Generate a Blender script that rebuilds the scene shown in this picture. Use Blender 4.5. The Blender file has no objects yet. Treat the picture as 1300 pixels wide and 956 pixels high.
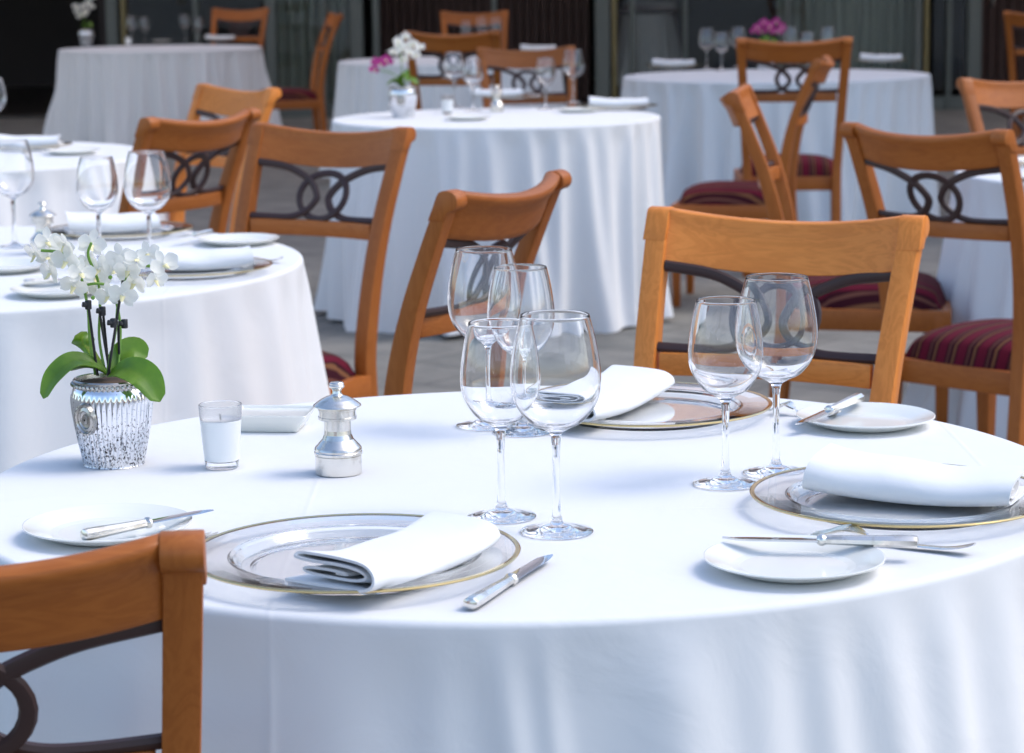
import bpy, bmesh, math, random
from math import sin, cos, pi, radians as RAD
from mathutils import Vector, Matrix

# ------------------------------------------------------------------ camera, sky, sun, exposure
sc = bpy.context.scene
C = sc.collection
CAM_Z, PITCH, ROLL, FPX = 1.315, 0.152, -0.012, 3100.0
cam = bpy.data.objects.new("camera", bpy.data.cameras.new("camera"))
C.objects.link(cam)
cam.location = (0, 0, CAM_Z)
CAMR = Matrix.Rotation(pi/2 - PITCH, 3, 'X') @ Matrix.Rotation(ROLL, 3, 'Z')
cam.rotation_euler = CAMR.to_euler()
cam.data.sensor_width = 36
cam.data.lens = FPX/1300*36
cam.data.shift_y = -45/1300
cam.data.clip_start, cam.data.clip_end = 0.1, 500
cam.data.dof.use_dof = True
cam.data.dof.focus_distance = 2.65
cam.data.dof.aperture_fstop = 11
sc.camera = cam

SUN_EL, SUN_AZ = RAD(52), RAD(84)      # azimuth from +Y clockwise: light from the right, a little from behind the tables
wd = bpy.data.worlds.new("World"); sc.world = wd; wd.use_nodes = True
nt = wd.node_tree
sky = nt.nodes.new("ShaderNodeTexSky"); sky.sky_type = 'NISHITA'; sky.sun_disc = False
sky.dust_density = 1.8; sky.ozone_density = 1.0; sky.sun_elevation = SUN_EL; sky.sun_rotation = SUN_AZ
nt.links.new(sky.outputs[0], nt.nodes["Background"].inputs[0])
nt.nodes["Background"].inputs[1].default_value = 0.15
sun = bpy.data.objects.new("sun", bpy.data.lights.new("sun", 'SUN')); C.objects.link(sun)
sun.data.energy = 0.65; sun.data.angle = RAD(28); sun.data.color = (1, .97, .93)
sd = Vector((sin(SUN_AZ)*cos(SUN_EL), cos(SUN_AZ)*cos(SUN_EL), sin(SUN_EL)))
sun.rotation_euler = sd.to_track_quat('Z', 'Y').to_euler()
sc.view_settings.view_transform = 'Standard'; sc.view_settings.look = 'None'
sc.view_settings.exposure = 0.94
cy = sc.cycles
cy.use_denoising = True
cy.max_bounces = 24; cy.transmission_bounces = 24; cy.glossy_bounces = 8; cy.diffuse_bounces = 5
cy.caustics_refractive = True; cy.caustics_reflective = False; cy.blur_glossy = 0.3
cy.sample_clamp_indirect = 6

def at(px, py, z=0.75):
    """the point of the level plane z that the photograph shows at pixel (px, py)"""
    d = CAMR @ Vector(((px-650)/FPX, (433-py)/FPX, -1))
    t = (z-CAM_Z)/d.z
    return Vector((d.x*t, d.y*t, z))
def atY(px, py, Y):
    """the point of the upright plane y = Y at pixel (px, py)"""
    d = CAMR @ Vector(((px-650)/FPX, (433-py)/FPX, -1))
    t = Y/d.y
    return Vector((d.x*t, Y, CAM_Z+d.z*t))

# ------------------------------------------------------------------ mesh helpers
class MB:
    def __init__(s): s.v = []; s.f = []
    def add(s, vs, fs):
        o = len(s.v); s.v += [tuple(p) for p in vs]; s.f += [tuple(i+o for i in f) for f in fs]; return s
    def grid(s, P, cu=False, cv=False):
        """P[i][j] points; cu/cv close that direction"""
        n, m = len(P), len(P[0]); vs = [p for r in P for p in r]; fs = []
        for i in range(n if cu else n-1):
            for j in range(m if cv else m-1):
                a, b = i, (i+1) % n; c, d = j, (j+1) % m
                fs.append((a*m+c, b*m+c, b*m+d, a*m+d))
        return s.add(vs, fs)
    def box(s, c, d, M=None):
        x, y, z = c; a, b, h = d[0]/2, d[1]/2, d[2]/2
        vs = [Vector((x+i*a, y+j*b, z+k*h)) for k in (-1, 1) for j in (-1, 1) for i in (-1, 1)]
        if M: vs = [M @ v for v in vs]
        return s.add(vs, [(0,2,3,1),(4,5,7,6),(0,1,5,4),(2,6,7,3),(0,4,6,2),(1,3,7,5)])
    def lathe(s, prof, n=48, c=(0,0,0), rf=None, sx=1, sy=1, hold=True):
        P = []; q = [prof[0]]
        for a, b in zip(prof, prof[1:]):
            l = math.hypot(b[0]-a[0], b[1]-a[1])
            if l > .0030 and hold and not rf:
                for e in (.0003/l, 1-.0003/l): q.append((a[0]+(b[0]-a[0])*e, a[1]+(b[1]-a[1])*e))
            q.append(b)
        prof = q
        for i in range(n):
            t = 2*pi*i/n
            P.append([(c[0]+sx*(r*(rf(t, z) if rf else 1))*cos(t), c[1]+sy*(r*(rf(t, z) if rf else 1))*sin(t), c[2]+z) for r, z in prof])
        return s.grid(P, cu=True)
    def tube(s, path, rad, n=8, closed=False, flat=1.0, caps=True):
        path = [Vector(p) for p in path]; m = len(path); P = []
        up = None
        for i, p in enumerate(path):
            a = path[i-1] if (i or closed) else p; b = path[(i+1) % m] if (i < m-1 or closed) else p
            t = (b-a).normalized()
            if up is None:
                up = Vector((0,1,0)) if abs(t.y) < .9 else Vector((1,0,0))
            u = (up - t*up.dot(t)).normalized(); w = t.cross(u); up = u
            r = rad[i] if isinstance(rad, (list, tuple)) else rad
            P.append([p+u*r*flat*cos(2*pi*k/n)+w*r*sin(2*pi*k/n) for k in range(n)])
        o = len(s.v); s.grid(P, cu=closed, cv=True)
        if caps and not closed:
            s.f.append(tuple(o+k for k in reversed(range(n)))); s.f.append(tuple(o+(m-1)*n+k for k in range(n)))
        return s
    def prism(s, poly, x0, x1):
        """poly of (y, z), extruded along x"""
        n = len(poly)
        vs = [(x0, y, z) for y, z in poly]+[(x1, y, z) for y, z in poly]
        return s.add(vs, [tuple(range(n))[::-1], tuple(range(n, 2*n))]+[(i, (i+1) % n, n+(i+1) % n, n+i) for i in range(n)])
    def ico(s, c, r, sub=1):
        bm = bmesh.new(); bmesh.ops.create_icosphere(bm, subdivisions=sub, radius=r)
        s.add([v.co+Vector(c) for v in bm.verts], [[v.index for v in f.verts] for f in bm.faces]); bm.free(); return s
    def mesh(s, name, mat, smooth=40, bevel=0, seg=2, weld=0):
        me = bpy.data.meshes.new(name); me.from_pydata(s.v, [], s.f)
        bm = bmesh.new(); bm.from_mesh(me)
        if weld: bmesh.ops.remove_doubles(bm, verts=bm.verts, dist=weld)
        bmesh.ops.recalc_face_normals(bm, faces=bm.faces)
        if bevel:
            es = [e for e in bm.edges if len(e.link_faces) == 2 and e.calc_face_angle(0) > .6]
            bmesh.ops.bevel(bm, geom=es, offset=bevel, segments=seg, profile=.5, affect='EDGES', clamp_overlap=True)
        bm.to_mesh(me); bm.free()
        if smooth:
            me.polygons.foreach_set("use_smooth", [True]*len(me.polygons))
            me.set_sharp_from_angle(angle=RAD(smooth))
        me.materials.append(mat); return me
    def build(s, name, mat, parent=None, **k):
        return link(name, s.mesh(name, mat, **k), parent)

def link(name, me, parent=None):
    o = bpy.data.objects.new(name, me); C.objects.link(o)
    if parent: o.parent = parent
    return o
def tag(o, label, cat, group=None):
    o["label"] = label; o["category"] = cat
    if group: o["group"] = group
    return o
def thing(name, label, cat, loc=(0,0,0), rz=0, group=None, scale=1):
    o = link(name, None); o.location = loc; o.rotation_euler = (0, 0, rz); o.empty_display_size = .05
    o.scale = (scale,)*3
    return tag(o, label, cat, group)
def copy_tree(o, parent=None):
    c = o.copy(); C.objects.link(c); c.parent = parent
    for ch in list(o.children): copy_tree(ch, c)
    return c
def smoothpath(pts, n=8):
    """Catmull-Rom through pts"""
    P = [Vector(p) for p in pts]; P = [2*P[0]-P[1]]+P+[2*P[-1]-P[-2]]; out = []
    for i in range(1, len(P)-2):
        a, b, c, d = P[i-1:i+3]
        for k in range(n):
            t = k/n
            out.append(.5*((2*b)+(c-a)*t+(2*a-5*b+4*c-d)*t*t+(3*b-a-3*c+d)*t**3))
    out.append(P[-2]); return out

# ------------------------------------------------------------------ materials
def mat(name, col=(.8,.8,.8), rough=.5, metal=0, **kw):
    m = bpy.data.materials.new(name); m.use_nodes = True
    b = m.node_tree.nodes["Principled BSDF"]
    b.inputs["Base Color"].default_value = (*col, 1); b.inputs["Roughness"].default_value = rough; b.inputs["Metallic"].default_value = metal
    for k, v in kw.items(): b.inputs[k.replace("_", " ")].default_value = v
    return m
def N(m, t, **kw):
    n = m.node_tree.nodes.new(t)
    for k, v in kw.items():
        if k in n.inputs: n.inputs[k].default_value = v
        else: setattr(n, k, v)
    return n
def L(m, a, b): m.node_tree.links.new(a, b)
def BS(m): return m.node_tree.nodes["Principled BSDF"]
def coords(m, scale=(1,1,1), rot=(0,0,0), space="Object"):
    tc = N(m, "ShaderNodeTexCoord"); mp = N(m, "ShaderNodeMapping")
    mp.inputs["Scale"].default_value = scale; mp.inputs["Rotation"].default_value = rot
    L(m, tc.outputs[space], mp.inputs[0]); return mp.outputs[0]
def ramp(m, fac, stops):
    r = N(m, "ShaderNodeValToRGB"); e = r.color_ramp.elements
    while len(e) > 1: e.remove(e[0])
    for i, (p, c) in enumerate(stops):
        x = e[0] if i == 0 else e.new(p)
        x.position = p; x.color = (*c, 1)
    L(m, fac, r.inputs[0]); return r.outputs[0]
def bump(m, fac, strength, dist):
    b = N(m, "ShaderNodeBump"); b.inputs["Strength"].default_value = strength; b.inputs["Distance"].default_value = dist
    L(m, fac, b.inputs["Height"]); L(m, b.outputs[0], BS(m).inputs["Normal"]); return b

def petalmat(name, col, thru=.35):
    m = mat(name, col, .55); b = BS(m)
    tr = N(m, "ShaderNodeBsdfTranslucent"); tr.inputs[0].default_value = (*col, 1)
    mx = N(m, "ShaderNodeMixShader"); mx.inputs[0].default_value = thru
    out = m.node_tree.nodes["Material Output"]; L(m, b.outputs[0], mx.inputs[1]); L(m, tr.outputs[0], mx.inputs[2]); L(m, mx.outputs[0], out.inputs[0])
    return m
def wood(name, rot, tone=1.0, g=.95):
    m = mat(name, rough=.45); b = BS(m); b.inputs["Specular IOR Level"].default_value = .28; b.inputs["Coat Weight"].default_value = .08; b.inputs["Coat Roughness"].default_value = .2
    oi = N(m, "ShaderNodeObjectInfo")
    tc = N(m, "ShaderNodeTexCoord"); ad = N(m, "ShaderNodeVectorMath", operation='ADD')
    L(m, tc.outputs["Object"], ad.inputs[0]); mu = N(m, "ShaderNodeVectorMath", operation='SCALE'); mu.inputs[0].default_value = (7, 3, 5)
    L(m, oi.outputs["Random"], mu.inputs["Scale"]); L(m, mu.outputs[0], ad.inputs[1])
    mp = N(m, "ShaderNodeMapping"); mp.inputs["Rotation"].default_value = rot; L(m, ad.outputs[0], mp.inputs[0])
    def noise(sc3, detail, dist=0):
        q = N(m, "ShaderNodeMapping"); q.inputs["Scale"].default_value = sc3; L(m, mp.outputs[0], q.inputs[0])
        n = N(m, "ShaderNodeTexNoise"); n.inputs["Scale"].default_value = 1; n.inputs["Detail"].default_value = detail; n.inputs["Distortion"].default_value = dist
        L(m, q.outputs[0], n.inputs[0]); return n.outputs[0]
    big = noise((5, 34, 34), 3, 1.2); fine = noise((30, 420, 420), 2); patch = noise((4, 6, 6), 2)
    # growth rings: the broad noise, banded
    ma = N(m, "ShaderNodeMath", operation='MULTIPLY'); ma.inputs[1].default_value = 34; L(m, big, ma.inputs[0])
    sn = N(m, "ShaderNodeMath", operation='SINE'); L(m, ma.outputs[0], sn.inputs[0])
    mr = N(m, "ShaderNodeMapRange"); mr.inputs["From Min"].default_value = -1; L(m, sn.outputs[0], mr.inputs[0])
    mix = N(m, "ShaderNodeMix"); mix.inputs[0].default_value = .55; L(m, mr.outputs[0], mix.inputs[2]); L(m, fine, mix.inputs[3])
    mix2 = N(m, "ShaderNodeMix"); mix2.inputs[0].default_value = .55; L(m, mix.outputs[0], mix2.inputs[2]); L(m, patch, mix2.inputs[3])
    t = tone
    col = ramp(m, mix2.outputs[0], [(.15, (.50*t, .150*t*g, .025*t*g)), (.45, (.62*t, .205*t*g, .036*t*g)), (.62, (.68*t, .234*t*g, .044*t*g)), (.85, (.75*t, .275*t*g, .057*t*g))])
    hs = N(m, "ShaderNodeHueSaturation"); mv = N(m, "ShaderNodeMapRange"); mv.inputs["To Min"].default_value = .82; mv.inputs["To Max"].default_value = 1.12
    L(m, oi.outputs["Random"], mv.inputs[0]); L(m, mv.outputs[0], hs.inputs["Value"]); L(m, col, hs.inputs["Color"]); L(m, hs.outputs[0], b.inputs["Base Color"])
    bump(m, fine, .12, .0006); return m
W_V = wood("cherry_wood_upright", (0, pi/2, 0))
W_H = wood("cherry_wood_across", (0, 0, 0))
TONES = {"dark": (wood("dark_cherry_wood_upright", (0, pi/2, 0), .60, .88), wood("dark_cherry_wood_across", (0, 0, 0), .60, .88)), "light": (wood("lit_cherry_wood_upright", (0, pi/2, 0), 1.10, .97), wood("lit_cherry_wood_across", (0, 0, 0), 1.10, .97))}  # light tone has the table's bounce light put into its wood colour

M_brace = mat("dark_stained_wood", (.050, .026, .024), .42); BS(M_brace).inputs["Specular IOR Level"].default_value = .35

def cloth_mat(name, col, creases=True):
    m = mat(name, col, .92); b = BS(m); b.inputs["Sheen Weight"].default_value = .08
    v = coords(m, (1400, 1400, 1400))
    n = N(m, "ShaderNodeTexNoise"); n.inputs["Scale"].default_value = 1; n.inputs["Detail"].default_value = 1; L(m, v, n.inputs[0])
    w = coords(m, (9, 9, 9)); n2 = N(m, "ShaderNodeTexNoise"); n2.inputs["Scale"].default_value = 1; n2.inputs["Detail"].default_value = 4; n2.inputs["Roughness"].default_value = .5; n2.inputs["Distortion"].default_value = .8; L(m, w, n2.inputs[0])
    b1 = N(m, "ShaderNodeBump"); b1.inputs["Strength"].default_value = .20; b1.inputs["Distance"].default_value = .012; L(m, n2.outputs[0], b1.inputs["Height"])
    b2 = N(m, "ShaderNodeBump"); b2.inputs["Strength"].default_value = .25; b2.inputs["Distance"].default_value = .0004; L(m, n.outputs[0], b2.inputs["Height"])
    L(m, b1.outputs[0], b2.inputs["Normal"]); last = b2
    if creases:      # lines pressed into the linen where it was folded
        tc = N(m, "ShaderNodeTexCoord"); sx = N(m, "ShaderNodeSeparateXYZ"); L(m, tc.outputs["Object"], sx.inputs[0]); hs = []
        for ax, off in ((0, .2318), (1, .152)):
            ad = N(m, "ShaderNodeMath", operation='ADD'); ad.inputs[1].default_value = off; L(m, sx.outputs[ax], ad.inputs[0])
            pp = N(m, "ShaderNodeMath", operation='PINGPONG'); pp.inputs[1].default_value = .375; L(m, ad.outputs[0], pp.inputs[0])
            mr = N(m, "ShaderNodeMapRange", interpolation_type='SMOOTHSTEP'); mr.inputs["From Max"].default_value = .005; mr.inputs["To Min"].default_value = 1; mr.inputs["To Max"].default_value = 0; L(m, pp.outputs[0], mr.inputs[0]); hs.append(mr)
        mx = N(m, "ShaderNodeMath", operation='MAXIMUM'); L(m, hs[0].outputs[0], mx.inputs[0]); L(m, hs[1].outputs[0], mx.inputs[1])
        b3 = N(m, "ShaderNodeBump"); b3.inputs["Strength"].default_value = .28; b3.inputs["Distance"].default_value = .0012; L(m, mx.outputs[0], b3.inputs["Height"]); L(m, b2.outputs[0], b3.inputs["Normal"]); last = b3
    L(m, last.outputs[0], b.inputs["Normal"]); return m
M_cloth = cloth_mat("white_table_linen", (.80, .80, .80))
M_napkin = cloth_mat("white_napkin_linen", (.84, .84, .84), False)
M_porcelain = mat("white_porcelain", (.84, .835, .775), .18, Coat_Weight=.2, Coat_Roughness=.05)
M_glass = mat("clear_glass", (1, 1, 1), 0, Transmission_Weight=1, IOR=1.5)
M_plateglass = mat("plate_glass", (.99, .997, .993), .0, Transmission_Weight=1, IOR=1.36)
M_gold = mat("gold_leaf", (.78, .60, .28), .14, 1)
def silver():
    m = mat("polished_silver", (.80, .79, .76), .2, 1)
    v = coords(m, (60, 60, 60)); n = N(m, "ShaderNodeTexNoise"); n.inputs["Scale"].default_value = 1; n.inputs["Detail"].default_value = 5; L(m, v, n.inputs[0])
    L(m, ramp(m, n.outputs[0], [(.3, (.52, .49, .43)), (.48, (.80, .775, .72)), (1, (.87, .85, .80))]), BS(m).inputs["Base Color"])
    r = N(m, "ShaderNodeMapRange"); r.inputs["To Min"].default_value = .34; r.inputs["To Max"].default_value = .13; L(m, n.outputs[0], r.inputs[0]); L(m, r.outputs[0], BS(m).inputs["Roughness"])
    return m
M_silver = silver()
M_blade = mat("steel_blade", (.62, .63, .65), .08, 1)
M_wax = mat("white_wax", (.84, .85, .83), .5, Coat_Weight=1, Coat_Roughness=.03)

def seat_fabric():
    m = mat("striped_maroon_velvet", (.1, .01, .02), .9); b = BS(m); b.inputs["Specular IOR Level"].default_value = .15; b.inputs["Sheen Weight"].default_value = .04; b.inputs["Sheen Roughness"].default_value = .4
    b.inputs["Sheen Tint"].default_value = (.9, .35, .45, 1)
    tc = N(m, "ShaderNodeTexCoord"); sx = N(m, "ShaderNodeSeparateXYZ"); L(m, tc.outputs["Object"], sx.inputs[0])
    a = N(m, "ShaderNodeMath", operation='MULTIPLY_ADD'); a.inputs[1].default_value = 18.5; a.inputs[2].default_value = 50.25; L(m, sx.outputs[0], a.inputs[0])
    fr = N(m, "ShaderNodeMath", operation='FRACT'); L(m, a.outputs[0], fr.inputs[0])
    w, g, d = (.110, .005, .018), (.17, .072, .032), (.032, .003, .008)
    r = N(m, "ShaderNodeValToRGB"); r.color_ramp.interpolation = 'LINEAR'; e = r.color_ramp.elements
    st = [(0, w), (.40, w), (.43, d), (.49, d), (.53, g), (.60, g), (.64, d), (.78, d), (.81, (.13,.05,.035)), (.86, (.13,.05,.035)), (.89, d), (.96, d), (1, w)]
    while len(e) > 1: e.remove(e[0])
    for i, (p, c) in enumerate(st):
        x = e[0] if i == 0 else e.new(p)
        x.position = p; x.color = (*c, 1)
    L(m, fr.outputs[0], r.inputs[0]); L(m, r.outputs[0], b.inputs["Base Color"])
    v = coords(m, (900, 900, 900)); n = N(m, "ShaderNodeTexNoise"); n.inputs["Scale"].default_value = 1; L(m, v, n.inputs[0]); bump(m, n.outputs[0], .3, .0008)
    return m
M_seat = seat_fabric()

def mercury():
    m = mat("speckled_mercury_glass", (.85, .86, .88), .16, 1); b = BS(m)
    v = coords(m, (500, 500, 280)); n = N(m, "ShaderNodeTexNoise"); n.inputs["Scale"].default_value = 1; n.inputs["Detail"].default_value = 4; n.inputs["Roughness"].default_value = .7; L(m, v, n.inputs[0])
    # flecks gather towards the foot, where the silvering has worn
    tc = N(m, "ShaderNodeTexCoord"); sx = N(m, "ShaderNodeSeparateXYZ"); L(m, tc.outputs["Object"], sx.inputs[0])
    mr = N(m, "ShaderNodeMapRange"); mr.inputs["From Min"].default_value = .095; mr.inputs["From Max"].default_value = .03; mr.inputs["To Min"].default_value = -.10; mr.inputs["To Max"].default_value = .045; L(m, sx.outputs[2], mr.inputs[0])
    ad = N(m, "ShaderNodeMath", operation='ADD'); L(m, n.outputs[0], ad.inputs[0]); L(m, mr.outputs[0], ad.inputs[1])
    fl = ramp(m, ad.outputs[0], [(.585, (0,0,0)), (.60, (1,1,1))])
    mx = N(m, "ShaderNodeMix"); mx.data_type = 'RGBA'; L(m, fl, mx.inputs[0]); mx.inputs[6].default_value = (.86, .87, .90, 1); mx.inputs[7].default_value = (.03, .028, .03, 1)
    L(m, mx.outputs[2], b.inputs["Base Color"])
    r = ramp(m, mr.outputs[0], [(0, (.12,)*3), (.03, (.42,)*3)]); L(m, r, b.inputs["Roughness"])
    return m
M_mercury = mercury()
M_antique = mat("antique_silver", (.50, .48, .45), .25, 1)
def leafmat():
    m = mat("orchid_leaf", (.10, .26, .025), .42); b = BS(m)
    v = coords(m, (40, 40, 40)); n = N(m, "ShaderNodeTexNoise"); n.inputs["Scale"].default_value = 1; n.inputs["Detail"].default_value = 3; L(m, v, n.inputs[0])
    L(m, ramp(m, n.outputs[0], [(.3, (.070, .150, .008)), (.7, (.135, .245, .013))]), b.inputs["Base Color"])
    b.inputs["Subsurface Weight"].default_value = .25; b.inputs["Subsurface Radius"].default_value = (.004, .008, .002); b.inputs["Subsurface Scale"].default_value = .5
    return m
M_leaf = leafmat()
M_stem = mat("orchid_stem", (.16, .32, .04), .5)
M_petal = petalmat("white_petal", (.93, .915, .85), .45); M_pink = petalmat("magenta_petal", (.55, .05, .30))
M_lip = mat("yellow_lip", (.86, .77, .42), .5)
M_black = mat("black_plastic", (.012, .012, .014), .35)
M_soil = mat("bark_mulch", (.10, .06, .035), .9)

def paving():
    m = mat("grey_stone_paving", (.2,.2,.2), .62); b = BS(m)
    v = coords(m, (1,1,1), (0,0,RAD(38)))
    br = N(m, "ShaderNodeTexBrick"); br.inputs["Scale"].default_value = 1; br.inputs["Mortar Size"].default_value = .006
    br.inputs["Brick Width"].default_value = .62; br.inputs["Row Height"].default_value = .31
    br.inputs["Color1"].default_value = (.195,.19,.17,1); br.inputs["Color2"].default_value = (.25,.24,.215,1); br.inputs["Mortar"].default_value = (.11,.106,.098,1)
    L(m, v, br.inputs[0])
    n = N(m, "ShaderNodeTexNoise"); n.inputs["Scale"].default_value = 5; n.inputs["Detail"].default_value = 8; L(m, coords(m), n.inputs[0])
    mx = N(m, "ShaderNodeMix"); mx.data_type = 'RGBA'; mx.blend_type = 'MULTIPLY'; mx.inputs[0].default_value = .75
    L(m, br.outputs[0], mx.inputs[6]); L(m, ramp(m, n.outputs[0], [(.3, (.55,.56,.57)), (.7, (1.12,1.1,1.06))]), mx.inputs[7]); L(m, mx.outputs[2], b.inputs["Base Color"])
    n3 = N(m, "ShaderNodeTexNoise"); n3.inputs["Scale"].default_value = 14; n3.inputs["Detail"].default_value = 4; L(m, coords(m), n3.inputs[0])
    bump(m, n3.outputs[0], .5, .02)
    return m
M_floor = paving()
M_frame = mat("grey_green_painted_metal", (.10, .115, .105), .45)
M_ochre = mat("brass_trim", (.20, .16, .075), .4, .6)
M_panel = wood("dark_mahogany", (0, pi/2, 0), .06)
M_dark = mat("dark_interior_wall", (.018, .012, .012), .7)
M_wall = mat("rendered_facade", (.42, .40, .36), .85)
M_curtain = mat("grey_green_curtain", (.25, .265, .22), .9)
M_shade_canvas = petalmat("added_shade_canvas", (.92, .86, .84), .75)
M_pane = mat("window_glass", (.80, .86, .86), .01, Transmission_Weight=1, IOR=1.45)
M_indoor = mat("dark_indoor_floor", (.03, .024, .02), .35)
M_panelred = mat("red_mahogany_board", (.075, .022, .013), .5)
M_panelflat = mat("mahogany_board", (.040, .014, .009), .6)

# ------------------------------------------------------------------ setting
g = MB().add([(-150,-150,0),(150,-150,0),(150,150,0),(-150,150,0)], [(0,1,2,3)]).build("ground", M_floor, smooth=0); g["kind"] = "structure"
YF = 22.0
def fx(px): return atY(px, 60, YF).x
bld = thing("restaurant_building", "restaurant front with tall glazed doors and dark wood panelled rooms behind the far tables", "building", (0, YF, 0))
def part(name, c, d, m, parent=bld, bev=.006, **k):
    return MB().box((c[0], c[1], c[2]), d).build(name, m, parent, bevel=bev, seg=1, **k)
H = 3.1
part("upper_wall", (0, .25, H+1.6), (40, .5, 3.2), M_wall)
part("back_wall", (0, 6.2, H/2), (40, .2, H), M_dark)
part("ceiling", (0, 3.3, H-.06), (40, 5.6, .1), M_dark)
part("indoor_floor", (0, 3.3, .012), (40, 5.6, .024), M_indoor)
part("wall", (fx(-900)-5, .15, H/2), (10, .3, H-.004), M_wall); part("wall", (fx(1900)+5, .15, H/2), (10, .3, H-.004), M_wall)
for px, w in ((143, .10), (344, .10), (453, .12), (765, .13), (1000, .06), (1165, .07), (1237, .12), (803, .05), (628, .05), (478, .06), (412, .04), (870, .04), (1205, .04), (250, .05), (-320, .14), (1560, .14)):
    part("door_post", (fx(px), .05, H/2), (w, .14, H-.008), M_frame)
for px in (1176, 158, 660+120): part("brass_strip", (fx(px), .03, H/2), (.045, .09, H-.012), M_ochre)
def win(p0, p1):
    x0, x1 = fx(p0), fx(p1)
    f = MB(); f.box(((x0+x1)/2, .06, .06), (x1-x0, .08, .12)); fo = f.build("window_frame", M_frame, bld, bevel=.004, seg=1)
    MB().box(((x0+x1)/2, .06, H-.1), (x1-x0, .08, .12)).build("top_rail", M_frame, fo, bevel=.004, seg=1)

    MB().box(((x0+x1)/2, .06, H/2), (x1-x0, .012, H-.34)).build("pane", M_pane, fo, smooth=0)
win(151, 338); win(351, 445); win(774, 996); win(1005, 1160); win(1186, 1229)
for k in range(26):     # tall boards of the panelled room behind the open doors
    x = fx(462)+.02+k*.079
    if x > fx(755): break
    part("wall_panel", (x+.039, 1.6+(k % 3)*.006, H/2-.03), (.073, .03, H-.12), M_panelflat, bev=.008)
for k in range(14):     # the same panelling deep in the right hand doorway
    part("wall_panel", (fx(1250)+.06+k*.105, 3.2+(k % 2)*.008, H/2-.03), (.098, .03, H-.12), M_panelred, bev=.008)
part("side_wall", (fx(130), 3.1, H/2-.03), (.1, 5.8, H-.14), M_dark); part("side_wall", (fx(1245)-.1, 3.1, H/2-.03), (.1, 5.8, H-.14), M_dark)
x = fx(1258); MB().tube(smoothpath([(x, .0, .92), (x, -.06, .95), (x, -.06, 1.20), (x, .0, 1.23)], 4), .014).build("door_handle", M_antique, bld)
def curtain(p0, p1, label, y):
    x0, x1 = fx(p0), fx(p1); n = int((x1-x0)*140); P = []
    for i in range(n+1):
        x = x0+(x1-x0)*i/n
        a = .035*sin(x*58+1.3*sin(x*7))+.012*sin(x*131)
        P.append([(x, a*(.75+.25*zz), .03+(H-.2)*zz) for zz in (0, .15, .35, .6, 1)])
    P2 = P+[[(q[0], q[1]+.004, q[2]) for q in r] for r in reversed(P)]
    o = MB().grid(P2, cu=True).build("curtain", M_curtain); o.location = (0, YF+y, 0)
    return tag(o, label, "curtain", "curtains inside the windows")
curtain(346, 450, "short grey green curtain in the narrow window behind the left tables", .2)
curtain(990, 1170, "wide grey green curtain hanging in the window behind the pink flowers", .2)
aw = thing("added_awning", "unseen cream canvas added above the far tables to shade them", "added_awning", (0, YF, 3.6))  # unseen canvas, added to cut the skylight on the far tables
MB().add([(-16, -.02, .9), (16, -.02, .9), (16, -11.2, .2), (-16, -11.2, .2), (-16, -.02, .94), (16, -.02, .94), (16, -11.2, .24), (-16, -11.2, .24)],
         [(0,1,2,3),(4,7,6,5),(0,4,5,1),(1,5,6,2),(2,6,7,3),(3,7,4,0)]).build("canopy", M_shade_canvas, aw, smooth=0)
MB().box((0, -11.23, .05), (32, .02, .3)).build("valance", M_shade_canvas, aw, smooth=0)
for x in (-12, -4, 4, 12): MB().tube([(x, -.05, .5), (x, -11.1, .15)], .03).build("arm", M_frame, aw)

# an unseen wing, added to block part of the sky from the right
MB().box((18.5, -8.5, 3.5), (4, 19, 7)).build("added_wing", M_wall, bld, bevel=.02, seg=1); MB().box((16.42, -8.5, 6.7), (.2, 19, .35)).build("added_wing_cornice", M_wall, bld, bevel=.02, seg=1)
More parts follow.
